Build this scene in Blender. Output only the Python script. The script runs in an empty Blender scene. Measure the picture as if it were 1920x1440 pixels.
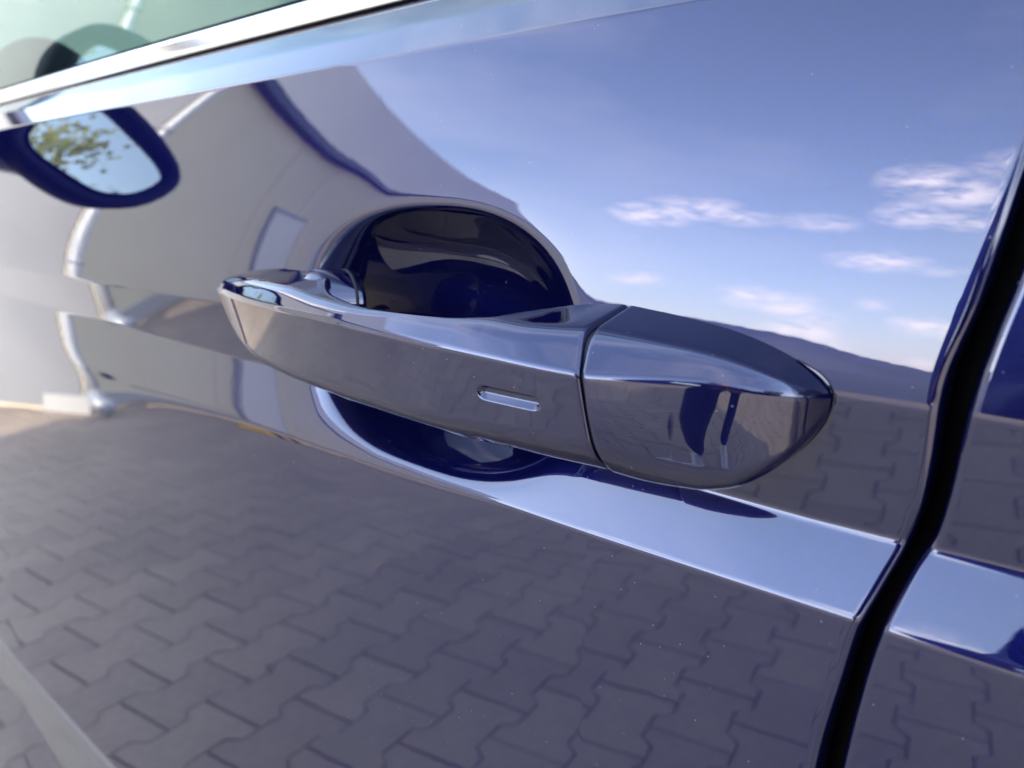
import bpy, bmesh, math, random
import numpy as np
from mathutils import Vector, Matrix
R = math.radians
random.seed(4); np.random.seed(4)
scene = bpy.context.scene
C = scene.collection

# ---------------------------------------------------------------- camera
CAMY, CAMZ = -0.185, 1.0            # "Y" below = metres from the camera towards the car, "Z" = metres above the camera
xv = Vector((.763, -.147, .629)).normalized()
zv = Vector((0, .9735, .2285)).normalized()
yv = zv.cross(xv).normalized(); zv = xv.cross(yv)
cam = bpy.data.cameras.new('camera'); co = bpy.data.objects.new('camera', cam); C.objects.link(co)
# rows: world axes in camera space -> columns of camera matrix in world space
M = Matrix((xv, yv, zv))            # world = M @ cam
co.matrix_world = Matrix.Translation((0, CAMY, CAMZ)) @ M.to_4x4()
cam.sensor_width = 36; cam.lens = 36*1450/1920
cam.clip_start = 0.01; cam.clip_end = 6000
cam.dof.use_dof = True; cam.dof.focus_distance = 0.235; cam.dof.aperture_fstop = 12
scene.camera = co

# ---------------------------------------------------------------- light
SUN_EL, SUN_AZ = R(17), R(60)       # azimuth from +x towards +y
sd = Vector((math.cos(SUN_EL)*math.cos(SUN_AZ), math.cos(SUN_EL)*math.sin(SUN_AZ), math.sin(SUN_EL)))
sl = bpy.data.lights.new('sun', 'SUN'); so = bpy.data.objects.new('sun', sl); C.objects.link(so)
sl.energy = 2.0; sl.angle = R(.5); sl.color = (1, .93, .84)
so.rotation_euler = sd.to_track_quat('Z', 'Y').to_euler()
scene.view_settings.view_transform = 'Standard'; scene.view_settings.look = 'None'
scene.view_settings.exposure = 3.3; scene.view_settings.gamma = 1

W = bpy.data.worlds.new('World'); scene.world = W; W.use_nodes = True
nt = W.node_tree; N = nt.nodes; L = nt.links; N.clear()
def nd(t, tree=None, **k):
    n = (tree or nt).nodes.new(t)
    for a, b in k.items(): setattr(n, a, b)
    return n
wo = nd('ShaderNodeOutputWorld'); bg = nd('ShaderNodeBackground'); bg.inputs[1].default_value = .12
L.new(bg.outputs[0], wo.inputs[0])
sky = nd('ShaderNodeTexSky', sky_type='NISHITA'); sky.sun_disc = False
sky.sun_elevation = SUN_EL; sky.sun_rotation = math.pi/2 - SUN_AZ
sky.air_density = 1.2; sky.dust_density = .3; sky.ozone_density = 2.0
tc = nd('ShaderNodeTexCoord')
def vm(op, a, b=None):
    n = nd('ShaderNodeVectorMath', operation=op)
    for i, v in enumerate((a, b)):
        if v is None: continue
        if isinstance(v, (tuple, list)): n.inputs[i].default_value = v
        else: L.new(v, n.inputs[i])
    return n
def mm(op, a, b=None, c=None, clamp=False):
    n = nd('ShaderNodeMath', operation=op); n.use_clamp = clamp
    for i, v in enumerate((a, b, c)):
        if v is None: continue
        if isinstance(v, (int, float)): n.inputs[i].default_value = v
        else: L.new(v, n.inputs[i])
    return n.outputs[0]
dirn = vm('NORMALIZE', tc.outputs['Generated']).outputs[0]
sep = nd('ShaderNodeSeparateXYZ'); L.new(dirn, sep.inputs[0])
# azimuth from -x towards -y and elevation, degrees
az = mm('MULTIPLY', mm('ARCTAN2', mm('MULTIPLY', sep.outputs[1], -1), mm('MULTIPLY', sep.outputs[0], -1)), 57.29578)
el = mm('MULTIPLY', mm('ARCSINE', sep.outputs[2]), 57.29578)
comb = nd('ShaderNodeCombineXYZ'); L.new(mm('MULTIPLY', az, .42), comb.inputs[0]); L.new(mm('MULTIPLY', el, .75), comb.inputs[1])
nz = nd('ShaderNodeTexNoise'); nz.inputs['Scale'].default_value = 1.0; nz.inputs['Detail'].default_value = 6; nz.inputs['Roughness'].default_value = .62
L.new(comb.outputs[0], nz.inputs['Vector'])
nzf = nz.outputs[0]
CL = [ # az, el, half width az, half height el, density, tilt of the cloud
 (57.5,18.6,2.6,.9,1.0,-.15),(60.8,20.2,3.2,1.0,.75,.1),(64.2,19.6,2.8,.7,.55,-.1),(70.0,19.8,2.4,.7,.5,0),
 (76,25.8,2.6,1.2,.75,.1),(78.5,24.4,2.6,1.2,.8,-.1),(76,21.6,2.2,1.0,.7,0),(79,21.0,2.6,.7,.6,0),(82.5,24,2.6,1.2,.7,0),(86,21,3,1,.6,0),(82,28,3,1.1,.5,0),
 (74.6,15.3,2.8,.8,.75,0),(78,14.8,2.0,.5,.4,0),(66.6,8.8,1.8,.9,.8,-.2),(69.4,8.3,2.0,1.0,.95,-.3),(71.8,7.1,1.5,.6,.6,-.2),(70.6,4.9,2.3,.9,1.0,-.35),(73.4,3.4,1.0,.5,.5,-.2),
 (78,7.4,1.5,.8,.95,-.05),(80.2,7.0,1.0,.8,.8,0),(79,2.4,1.2,.5,.6,0),(75,9.6,1.0,.5,.4,0),(90,12,5,1.4,.6,0),(98,20,5,1.5,.6,0),(105,9,6,1.3,.6,0),(58,9.4,2.2,.7,.6,0),
 (120,16,8,2,.6,0),(140,12,8,2,.6,0),(-20,14,8,2,.5,0),(-50,18,8,2,.5,0),(-90,12,8,2,.6,0),(-130,15,9,2,.6,0),(170,20,9,2,.6,0)]
acc = None
ae = nd('ShaderNodeCombineXYZ'); L.new(az, ae.inputs[0]); L.new(el, ae.inputs[1])
for a0, e0, wa, he, dn, tl in CL:
    v = nd('ShaderNodeVectorMath', operation='MULTIPLY_ADD'); L.new(ae.outputs[0], v.inputs[0])
    v.inputs[1].default_value = (1/(1.5*wa), 1/(2.2*he), 0); v.inputs[2].default_value = (-a0/(1.5*wa), -e0/(2.2*he), 0)
    ln_ = nd('ShaderNodeVectorMath', operation='LENGTH'); L.new(v.outputs[0], ln_.inputs[0])
    g = mm('MULTIPLY_ADD', ln_.outputs['Value'], -dn, dn)
    acc = g if acc is None else mm('MAXIMUM', acc, g)
acc = mm('MAXIMUM', mm('MULTIPLY', acc, 1.6), 0)
cm = mm('MULTIPLY', acc, mm('MULTIPLY', mm('SUBTRACT', nzf, .36), 4.2, clamp=True), clamp=True)
cm = mm('MULTIPLY', cm, .85)
# thin high veil
nz2 = nd('ShaderNodeTexNoise'); nz2.inputs['Scale'].default_value = 2.2; nz2.inputs['Detail'].default_value = 5
L.new(vm('MULTIPLY', dirn, (1, 1, 2.5)).outputs[0], nz2.inputs['Vector'])
veil = mm('MULTIPLY', mm('MULTIPLY', mm('SUBTRACT', nz2.outputs[0], .48), 3.0, clamp=True), .16)
allc = mm('MAXIMUM', cm, veil)
mix = nd('ShaderNodeMix', data_type='RGBA'); L.new(allc, mix.inputs[0])
hs = nd('ShaderNodeHueSaturation'); hs.inputs['Saturation'].default_value = .82; hs.inputs['Value'].default_value = 1.25; L.new(sky.outputs[0], hs.inputs['Color'])
tn = nd('ShaderNodeMix', data_type='RGBA', blend_type='MULTIPLY'); tn.inputs[0].default_value = 1; tn.inputs[7].default_value = (1.02, .975, 1.03, 1)
L.new(hs.outputs[0], tn.inputs[6])
hz = nd('ShaderNodeMix', data_type='RGBA'); L.new(mm('MULTIPLY', mm('POWER', 2.718, mm('MULTIPLY', mm('MAXIMUM', el, 0), -.11)), .75), hz.inputs[0])
L.new(tn.outputs[2], hz.inputs[6]); hz.inputs[7].default_value = (5.2, 5.3, 7.6, 1); L.new(hz.outputs[2], mix.inputs[6])
mix.inputs[7].default_value = (11.0, 10.0, 10.3, 1)
L.new(mix.outputs[2], bg.inputs[0])

# ---------------------------------------------------------------- material helpers
def mat(name, col=(.5,.5,.5), rough=.5, metal=0, coat=0, coat_r=.02, ior=1.5, **kw):
    m = bpy.data.materials.new(name); m.use_nodes = True
    b = m.node_tree.nodes['Principled BSDF']
    b.inputs['Base Color'].default_value = (*col, 1); b.inputs['Roughness'].default_value = rough
    b.inputs['Metallic'].default_value = metal; b.inputs['Coat Weight'].default_value = coat
    b.inputs['Coat Roughness'].default_value = coat_r; b.inputs['IOR'].default_value = ior
    for k, v in kw.items(): b.inputs[k.replace('_', ' ')].default_value = v
    return m
def noise_col(m, scale, c1, c2, detail=5, bump=0, bscale=None, coord='Object', lo=.3, hi=.7):
    t = m.node_tree; b = t.nodes['Principled BSDF']
    tcn = t.nodes.new('ShaderNodeTexCoord'); n = t.nodes.new('ShaderNodeTexNoise'); r = t.nodes.new('ShaderNodeValToRGB')
    n.inputs['Scale'].default_value = scale; n.inputs['Detail'].default_value = detail
    t.links.new(tcn.outputs[coord], n.inputs['Vector']); t.links.new(n.outputs[0], r.inputs[0])
    r.color_ramp.elements[0].position = lo; r.color_ramp.elements[1].position = hi
    r.color_ramp.elements[0].color = (*c1, 1); r.color_ramp.elements[1].color = (*c2, 1)
    t.links.new(r.outputs[0], b.inputs['Base Color'])
    if bump:
        n2 = t.nodes.new('ShaderNodeTexNoise'); n2.inputs['Scale'].default_value = bscale or scale*4; n2.inputs['Detail'].default_value = 4
        t.links.new(tcn.outputs[coord], n2.inputs['Vector'])
        bp = t.nodes.new('ShaderNodeBump'); bp.inputs['Distance'].default_value = bump
        t.links.new(n2.outputs[0], bp.inputs['Height']); t.links.new(bp.outputs[0], b.inputs['Normal'])
    return m

# navy metallic paint: flakes under a glossy clear coat with a trace of orange peel
def paint_mat():
    m = mat('navy_metallic_paint', (.012, .012, .13), .30, .6, 1.0, .012, Specular_IOR_Level=0.0, Specular_Tint=(.06, .07, .30, 1))
    t = m.node_tree; b = t.nodes['Principled BSDF']; b.inputs['Coat IOR'].default_value = 1.74
    b.inputs['Coat Tint'].default_value = (1, 1, 1, 1)
    tcn = t.nodes.new('ShaderNodeTexCoord')
    fl = t.nodes.new('ShaderNodeTexVoronoi'); fl.inputs['Scale'].default_value = 2600
    t.links.new(tcn.outputs['Object'], fl.inputs['Vector'])
    r = t.nodes.new('ShaderNodeValToRGB'); r.color_ramp.elements[0].position = .0; r.color_ramp.elements[1].position = 1
    r.color_ramp.elements[0].color = (.0024, .0030, .028, 1); r.color_ramp.elements[1].color = (.0052, .0062, .056, 1)
    sp = t.nodes.new('ShaderNodeSeparateColor'); t.links.new(fl.outputs['Color'], sp.inputs[0]); t.links.new(sp.outputs[0], r.inputs[0])
    # sparse pale dust specks
    v2 = t.nodes.new('ShaderNodeTexVoronoi'); v2.inputs['Scale'].default_value = 240; t.links.new(tcn.outputs['Object'], v2.inputs['Vector'])
    lt = t.nodes.new('ShaderNodeMath'); lt.operation = 'LESS_THAN'; lt.inputs[1].default_value = .045; t.links.new(v2.outputs['Distance'], lt.inputs[0])
    sp2 = t.nodes.new('ShaderNodeSeparateColor'); t.links.new(v2.outputs['Color'], sp2.inputs[0])
    lt2 = t.nodes.new('ShaderNodeMath'); lt2.operation = 'GREATER_THAN'; lt2.inputs[1].default_value = .45; t.links.new(sp2.outputs[1], lt2.inputs[0])
    mu = t.nodes.new('ShaderNodeMath'); mu.operation = 'MULTIPLY'; t.links.new(lt.outputs[0], mu.inputs[0]); t.links.new(lt2.outputs[0], mu.inputs[1])
    t.links.new(r.outputs[0], b.inputs['Base Color'])
    inv = t.nodes.new('ShaderNodeMath'); inv.operation = 'MULTIPLY_ADD'; inv.inputs[1].default_value = -.5; inv.inputs[2].default_value = 1
    t.links.new(mu.outputs[0], inv.inputs[0]); t.links.new(inv.outputs[0], b.inputs['Coat Weight'])
    dust = t.nodes.new('ShaderNodeBsdfDiffuse'); dust.inputs[0].default_value = (.5, .47, .5, 1)
    mx = t.nodes.new('ShaderNodeMixShader'); ms = t.nodes.new('ShaderNodeMath'); ms.operation = 'MULTIPLY'; ms.inputs[1].default_value = .35
    t.links.new(mu.outputs[0], ms.inputs[0]); t.links.new(ms.outputs[0], mx.inputs[0])
    t.links.new(b.outputs[0], mx.inputs[1]); t.links.new(dust.outputs[0], mx.inputs[2])
    t.links.new(mx.outputs[0], t.nodes['Material Output'].inputs[0])
    # orange peel
    n1 = t.nodes.new('ShaderNodeTexNoise'); n1.inputs['Scale'].default_value = 170; n1.inputs['Detail'].default_value = 2
    t.links.new(tcn.outputs['Object'], n1.inputs['Vector'])
    bp = t.nodes.new('ShaderNodeBump'); bp.inputs['Distance'].default_value = .000004; bp.inputs['Strength'].default_value = 1
    t.links.new(n1.outputs[0], bp.inputs['Height']); t.links.new(bp.outputs[0], b.inputs['Coat Normal'])
    return m
PAINT = paint_mat()
RUBBER = mat('black_rubber', (.0012, .0012, .002), .8, Specular_IOR_Level=.08)
GASKET = mat('handle_gasket_rubber', (.004, .004, .006), .7)
PLASTIC = noise_col(mat('charcoal_plastic', (.04, .04, .045), .28, coat=.3), 900, (.045, .042, .045), (.065, .062, .065), bump=.00003)
CHROME = mat('bright_trim', (.78, .79, .78), .12, 1)
DARKIN = mat('dark_interior', (.012, .02, .018), .6)
SEATM = noise_col(mat('seat_fabric', (.05, .05, .055), .8), 300, (.03, .035, .035), (.06, .065, .065))
TYRE = noise_col(mat('tyre_rubber', (.02, .02, .02), .75), 60, (.015, .015, .015), (.03, .03, .03))
ALLOY = mat('alloy_wheel', (.45, .46, .48), .25, 1)
def glass_mat():
    m = bpy.data.materials.new('tinted_window_glass'); m.use_nodes = True; t = m.node_tree; t.nodes.clear()
    o = t.nodes.new('ShaderNodeOutputMaterial'); tr = t.nodes.new('ShaderNodeBsdfTransparent'); gl = t.nodes.new('ShaderNodeBsdfGlossy')
    fr = t.nodes.new('ShaderNodeFresnel'); mx = t.nodes.new('ShaderNodeMixShader'); fr.inputs[0].default_value = 1.5
    tr.inputs[0].default_value = (.22, .27, .23, 1); gl.inputs['Roughness'].default_value = .005; gl.inputs[0].default_value = (.9, 1, .96, 1)
    t.links.new(fr.outputs[0], mx.inputs[0]); t.links.new(tr.outputs[0], mx.inputs[1]); t.links.new(gl.outputs[0], mx.inputs[2]); t.links.new(mx.outputs[0], o.inputs[0])
    return m
GLASS = glass_mat()
MIRROR = mat('mirror_silver', (.90, .95, .86), .01, 1)

# ---------------------------------------------------------------- object helpers
def link(name, me, m=None, parent=None, smooth=True):
    o = bpy.data.objects.new(name, me); C.objects.link(o)
    if m is not None and not me.materials: me.materials.append(m)
    if smooth: me.polygons.foreach_set('use_smooth', [True]*len(me.polygons))
    if parent is not None: o.parent = parent
    return o
def empty(name, label, cat, loc=(0,0,0), group=None):
    o = bpy.data.objects.new(name, None); C.objects.link(o); o.location = loc
    o['label'] = label; o['category'] = cat
    if group: o['group'] = group
    return o
def from_grid(P, flip=False, wrap=False):
    ni, nj, _ = P.shape
    idx = np.arange(ni*nj).reshape(ni, nj)
    if wrap: idx = np.concatenate([idx, idx[:, :1]], 1)
    a, b, c, d = idx[:-1, :-1], idx[1:, :-1], idx[1:, 1:], idx[:-1, 1:]
    f = np.stack([a, b, c, d] if not flip else [a, d, c, b], -1).reshape(-1, 4)
    me = bpy.data.meshes.new('mesh'); me.from_pydata(P.reshape(-1, 3).tolist(), [], f.tolist()); me.update()
    return me
def box(bm, x0, x1, y0, y1, z0, z1, bev=0):
    r = bmesh.ops.create_cube(bm, size=1, matrix=Matrix.Translation(((x0+x1)/2, (y0+y1)/2, (z0+z1)/2)) @ Matrix.Diagonal((x1-x0, y1-y0, z1-z0, 1)))
    if bev:
        es = list({e for v in r['verts'] for e in v.link_edges})
        bmesh.ops.bevel(bm, geom=es, offset=bev, segments=2, affect='EDGES', profile=.5)
def bm_obj(name, bm, m, parent=None, smooth=False):
    me = bpy.data.meshes.new(name); bm.to_mesh(me); bm.free()
    return link(name, me, m, parent, smooth)
def box_obj(name, d, m, parent=None, bev=0):
    bm = bmesh.new(); box(bm, *d, bev); return bm_obj(name, bm, m, parent)
def tube(bm, pts, r, seg=10):
    pts = [Vector(p) for p in pts]; rings = []
    for i, p in enumerate(pts):
        t = (pts[min(i+1, len(pts)-1)] - pts[max(i-1, 0)]).normalized()
        a = t.orthogonal().normalized() if i == 0 else (rings_a - t*rings_a.dot(t)).normalized()
        rings_a = a; b = t.cross(a); rr = r[i] if isinstance(r, (list, tuple)) else r
        rings.append([bm.verts.new(p + (a*math.cos(k*2*math.pi/seg) + b*math.sin(k*2*math.pi/seg))*rr) for k in range(seg)])
    for A, B in zip(rings, rings[1:]):
        for k in range(seg): bm.faces.new((A[k], A[(k+1) % seg], B[(k+1) % seg], B[k]))
    bm.faces.new(rings[0][::-1]); bm.faces.new(rings[-1])
def pchip(xs, ys, x):
    xs = np.array(xs, float); ys = np.array(ys, float); h = np.diff(xs); dl = np.diff(ys)/h
    m = np.zeros(len(xs)); m[0] = dl[0]; m[-1] = dl[-1]
    for i in range(1, len(xs)-1):
        if dl[i-1]*dl[i] > 0:
            w1 = 2*h[i]+h[i-1]; w2 = h[i]+2*h[i-1]; m[i] = (w1+w2)/(w1/dl[i-1]+w2/dl[i])
    x = np.clip(np.asarray(x, float), xs[0], xs[-1]); k = np.clip(np.searchsorted(xs, x)-1, 0, len(xs)-2)
    t = (x-xs[k])/h[k]
    return (2*t**3-3*t**2+1)*ys[k] + (t**3-2*t**2+t)*h[k]*m[k] + (-2*t**3+3*t**2)*ys[k+1] + (t**3-t**2)*h[k]*m[k+1]
def ss(t):
    t = np.clip(t, 0, 1); return t*t*(3-2*t)

# ---------------------------------------------------------------- car side surface (Y, Z relative to camera)
def slope(x, z):
    A = np.interp(x, [-.9, -.7, -.3, -.12], [.002, .003, .0068, .0099])
    zt = np.interp(x, [-.7, -.26, -.06], [-.065, -.071, -.077])
    w = np.interp(x, [-.7, -.45, -.30, -.15], [.014, .013, .007, .0013]); lw = np.interp(x, [-.7, -.3, -.1], [.055, .035, .02])
    led = A/(zt+.095)
    up = .087+(.36-.087)*np.clip((z+.044)/.097, 0, 1.2)
    s = lw+(led-lw)*ss((z+.095+w)/(2*w))
    s = s+(-.10-s)*ss((z-zt+.0015)/.003)
    s = s+(up-s)*ss((z+.044+.0016)/.0032)
    return s+(1.0-s)*ss((z-.053+.001)/.002)
ZT = np.arange(-.70, .0821, .0004); Z0 = int(np.argmin(abs(ZT+.044)))
XT = np.concatenate([np.arange(-2.8, -1, .1), np.arange(-1, -.4, .02), np.arange(-.4, .1, .01), np.arange(.1, 1.9, .1)])
TAB = []
for x_ in XT:
    s_ = slope(x_, ZT); cs = np.concatenate([[0], np.cumsum((s_[1:]+s_[:-1])/2*np.diff(ZT))]); TAB.append(cs-cs[Z0])
TAB = np.array(TAB)
def plan(x): return (x+.1)**2/40
def F(x, z):
    x = np.asarray(x, float); z = np.asarray(z, float)
    i = np.clip(np.searchsorted(XT, x)-1, 0, len(XT)-2); tx = np.clip((x-XT[i])/(XT[i+1]-XT[i]), 0, 1)
    jf = np.clip((z-ZT[0])/.0004, 0, len(ZT)-1.001); j = jf.astype(int); tz = jf-j
    v = (TAB[i, j]*(1-tx)+TAB[i+1, j]*tx)*(1-tz) + (TAB[i, j+1]*(1-tx)+TAB[i+1, j+1]*tx)*tz
    return .183 + v + plan(x)
def bowl(x, z):
    p = 2.35+.45*ss((-.045-z)/.03)
    bb = np.where(z > -.045, .0432, .0450)
    r = ((abs(x+.1975)/.0645)**p + (abs(z+.045)/bb)**p)**(1/p)
    k = .06+.06*ss((-.055-z)/.02)+.08*ss((-.22-x)/.04)
    d0 = 1.02-r*r; s = .5*(d0+np.sqrt(d0*d0+k*k))
    tail = ss((1.75-r)/.5)
    return .033*s*(1.42-.42*s*s)*tail
# shut line between the doors
GL = [(-.70,-.062),(-.30,-.058),(-.1342,-.0490),(-.1121,-.0458),(-.0973,-.0434),(-.0876,-.0405),(-.0772,-.0374),(-.0656,-.0350),(-.0538,-.0341),(-.0403,-.0337),(-.0195,-.0294),(.0052,-.0258),(.082,-.016)]
GR = [(-0.7, -0.0578), (-0.3, -0.0533), (-0.1325, -0.0436), (-0.1056, -0.0406), (-0.0942, -0.0385), (-0.0818, -0.0353), (-0.0725, -0.032), (-0.0591, -0.0301), (-0.0452, -0.0289), (-0.0302, -0.0267), (-0.0147, -0.0236), (0.01, -0.0194), (0.082, -0.0088)]
def gapl(z): return pchip([a for a, b in GL], [b for a, b in GL], z)
def gapr(z): return pchip([a for a, b in GR], [b for a, b in GR], z)
def zsamples(fine=True):
    lo = -.66
    a = np.arange(lo, -.14, .02); b = np.arange(-.14, -.102, .002)
    if fine: c = np.concatenate([np.arange(-.102, -.088, .0004), np.arange(-.088, -.0825, .0007), np.arange(-.0825, -.068, .0004), np.arange(-.068, -.047, .0006), np.arange(-.047, -.041, .0003), np.arange(-.041, .008, .0005), np.arange(.008, .050, .0012)])
    else: c = np.concatenate([np.arange(-.102, -.088, .0007), np.arange(-.088, -.0825, .002), np.arange(-.0825, -.062, .0007), np.arange(-.062, -.047, .003), np.arange(-.047, -.041, .0004), np.arange(-.041, .050, .004)])
    d = np.concatenate([np.arange(.050, .056, .0004), np.arange(.056, .0781, .002)])
    q = np.unique(np.concatenate([a, b, c, d])); return q[np.concatenate([[True], np.diff(q) > .00022])]
def skin(name, x0, x1, zs, parent, roll_l=False, roll_r=False, with_bowl=False, arch=None):
    """x0, x1: functions of z (arrays) giving left/right edge"""
    nz_ = len(zs); cols = []
    X0 = x0(zs); X1 = x1(zs)
    if with_bowl:
        u = np.concatenate([np.arange(-1.05, -.40, .01), np.arange(-.40, -.2905, .002), np.arange(-.29, -.275, .0009), np.arange(-.275, -.1190, .0005), np.arange(-.1185, -.1005, .0009)])
        base = [np.full(nz_, a) for a in u]
        X1i = X1-.0022
        for k in np.linspace(0, 1, 45): base.append(-.10+(X1i+.10)*k)
        X0 = base[0]
    else:
        n = 90; X1i = X1-(.0022 if roll_r else 0); X0i = X0+(.0022 if roll_l else 0)
        kk = np.linspace(0, 1, n)
        if roll_l: kk = kk**1.8
        base = [X0i+(X1i-X0i)*k for k in kk]
    r = .0022
    if roll_l:
        for q, ph in [(0, .018), (1, .004)]: cols.append((X0.copy(), F(X0, zs)+r+ph))
        for a in np.linspace(90, 8, 8): cols.append((X0+r-r*math.sin(R(a)), F(X0, zs)+r*(1-math.cos(R(a)))))
    for xx in base:
        y = F(xx, zs)
        if with_bowl: y = y + bowl(xx, zs)
        cols.append((xx, y))
    if roll_r:
        for a in np.linspace(8, 90, 8): cols.append((X1-r+r*math.sin(R(a)), F(X1, zs)+r*(1-math.cos(R(a)))))
        for ph in (.004, .018): cols.append((X1.copy(), F(X1, zs)+r+ph))
    P = np.zeros((len(cols), nz_, 3))
    for i, (xx, yy) in enumerate(cols):
        z = zs.copy()
        if arch:
            cx, cz, rr = arch; dx = xx[0]-cx
            lo = -.66 if abs(dx) >= rr else max(-.66, cz+math.sqrt(rr*rr-dx*dx))
            lowm = z < -.103; z[lowm] = lo+(z[lowm]+.66)*(-.103-lo)/(.557)
            yy = F(xx, z)
        P[i, :, 0] = xx; P[i, :, 1] = yy+CAMY; P[i, :, 2] = z+CAMZ
    return link(name, from_grid(P, flip=False), PAINT, parent)

car = empty('car', 'navy blue metallic car seen close at its front door handle, parked on the paved yard', 'car', (0, 0, 0))
const = lambda v: (lambda z: np.full_like(z, v))
door = skin('front_door', const(-1.05), gapl, zsamples(), car, roll_r=True, with_bowl=True)
skin('rear_door', gapr, const(.90), zsamples(False), car, roll_l=True)
skin('front_fender', const(-2.75), const(-1.056), zsamples(False), car, arch=(-1.95, -.66, .37))
skin('rear_quarter_panel', const(.906), const(1.85), zsamples(False), car, arch=(1.25, -.66, .37))

# black seal deep in the gap
zs = np.linspace(-.68, .075, 160); P = np.zeros((5, len(zs), 3))
gm = (gapl(zs)+gapr(zs))/2
for i, (dx, dy) in enumerate([(-.006, .020), (-.003, .014), (0, .0125), (.003, .014), (.006, .020)]):
    P[i, :, 0] = gm+dx; P[i, :, 1] = F(gm, zs)+dy+CAMY; P[i, :, 2] = zs+CAMZ
link('door_seal', from_grid(P), RUBBER, car)

# ---------------------------------------------------------------- door handle
def section(ctrl, rad, nf, ns):
    n = len(ctrl); pts = []; c = [np.array(p, float) for p in ctrl]
    for i in range(n):
        p0, p, p1 = c[i-1], c[i], c[(i+1) % n]
        la, lb = np.linalg.norm(p0-p), np.linalg.norm(p1-p)
        r = min(rad[i], la*.48, lb*.48)
        a = p+(p0-p)/max(la, 1e-9)*r; b = p+(p1-p)/max(lb, 1e-9)*r
        for t in np.linspace(0, 1, nf): pts.append((1-t)**2*a+2*t*(1-t)*p+t*t*b)
        nx = c[(i+1) % n]; n2 = c[(i+2) % n]; lc = np.linalg.norm(nx-p); r2 = min(rad[(i+1) % n], lc*.48, np.linalg.norm(n2-nx)*.48)
        e = nx+(p-nx)/max(lc, 1e-9)*r2
        for t in np.linspace(0, 1, ns[i]+2)[1:-1]: pts.append(b+(e-b)*t)
    return np.array(pts)
def key(tab, x): return pchip([t[0] for t in tab], [t[1] for t in tab], x)
ZR = [(-.326,-.0368),(-.30,-.0364),(-.25,-.0365),(-.20,-.0375),(-.145,-.0395),(-.108,-.0413)]
YR = [(-.326,.1815),(-.318,.175),(-.300,.1685),(-.274,.162),(-.24,.156),(-.20,.1515),(-.16,.1495),(-.13,.1505),(-.108,.1530)]
ZA = [(-.326,-.0362),(-.322,-.0330),(-.316,-.0305),(-.305,-.0283),(-.27,-.0258),(-.25,-.0262),(-.22,-.0300),(-.19,-.0320),(-.16,-.0315),(-.135,-.0290),(-.108,-.0272)]
YA = [(-.326,.190),(-.285,.1875),(-.27,.194),(-.250,.190),(-.238,.177),(-.225,.1675),(-.21,.1615),(-.19,.1570),(-.172,.1552),(-.155,.1570),(-.142,.1625),(-.133,.171),(-.126,.182),(-.118,.1872),(-.108,.1872)]
ZD = [(-.326,-.0378),(-.320,-.0415),(-.313,-.0475),(-.300,-.0550),(-.285,-.0597),(-.27,-.0617),(-.22,-.0628),(-.16,-.0632),(-.108,-.0625)]
YD = [(-.326,.182),(-.318,.178),(-.300,.1720),(-.274,.1655),(-.24,.1592),(-.20,.1548),(-.16,.1520),(-.13,.1534),(-.108,.1560)]
ZE = [(-.326,-.038),(-.320,-.0425),(-.313,-.0490),(-.300,-.0575),(-.285,-.0625),(-.27,-.0655),(-.22,-.0672),(-.16,-.0680),(-.108,-.0690)]
def grip_sec(x, inset):
    zr, yr, za, ya, zd, yd, ze = (float(key(t, x)) for t in (ZR, YR, ZA, YA, ZD, YD, ZE))
    f = .42 if x > -.25 else .42
    yb = yr+(min(ya, .190)-yr)*(.34 if ya > .175 else .45)
    yb = yr+float(np.interp(x, [-.326, -.27, -.2, -.15, -.108], [.003, .0045, .003, .004, .0085]))
    zb = zr+(za-zr)*float(np.interp(x, [-.326, -.25, -.2, -.15, -.108], [.7, .7, .75, .72, .68]))
    if yb > ya-.001: yb = (yr+ya)/2
    ye = max(yd+.006, ya)
    ctrl = [(ya, za), (yb, zb), (yr, zr), (yd, zd), (min(yd+.008, (yd+ye)/2+.004), ze), (ye, ze+.002)]
    midr = float(np.interp(x, [-.27, -.24, -.14, -.125], [.001, .004, .004, .001]))
    s = section(ctrl, [midr, .005, .0014, .0050, .003, midr], 9, [10, 10, 56, 4, 6, 14])
    c = s.mean(0)
    if inset:
        v = s-c; ln = np.linalg.norm(v, axis=1, keepdims=True); s = c+v*np.clip(1-inset/ln, 0, 1)
    return s
def shear(Z): return np.interp(Z, [-.069, -.0415, -.0276], [.0035, 0, -.0066])
def loft(name, xs, secs, m, parent, shear_w=None, groove=None):
    P = np.zeros((len(xs), len(secs[0]), 3))
    for i, (x, s) in enumerate(zip(xs, secs)):
        P[i, :, 0] = x; P[i, :, 1] = s[:, 0]; P[i, :, 2] = s[:, 1]
        if shear_w is not None: P[i, :, 0] += shear(s[:, 1])*shear_w[i]
    if groove is not None: P = groove(P)
    P[:, :, 1] += CAMY; P[:, :, 2] += CAMZ
    me = from_grid(P, wrap=True)
    bm = bmesh.new(); bm.from_mesh(me); bm.verts.ensure_lookup_table(); n = P.shape[1]
    bm.faces.new([bm.verts[k] for k in range(n)]); bm.faces.new([bm.verts[len(xs)*n-n+k] for k in range(n)])
    bmesh.ops.recalc_face_normals(bm, faces=bm.faces); bm.to_mesh(me); bm.free()
    return link(name, me, m, parent)
xs = np.concatenate([-.326+.02*np.linspace(0, 1, 30)**2, np.arange(-.3055, -.109, .00075)])
ins = [0]*len(xs); e0 = -.1082
for a in (60, 40, 20, 0): xs = np.append(xs, e0-.0009+.0009*math.cos(R(a))); ins.append(.0009*(1-math.sin(R(a))))
xs = np.append(xs, e0-.0002+.0002); ins.append(.004)
sw = np.interp(xs, [-.145, -.1085], [0, 1])
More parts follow.
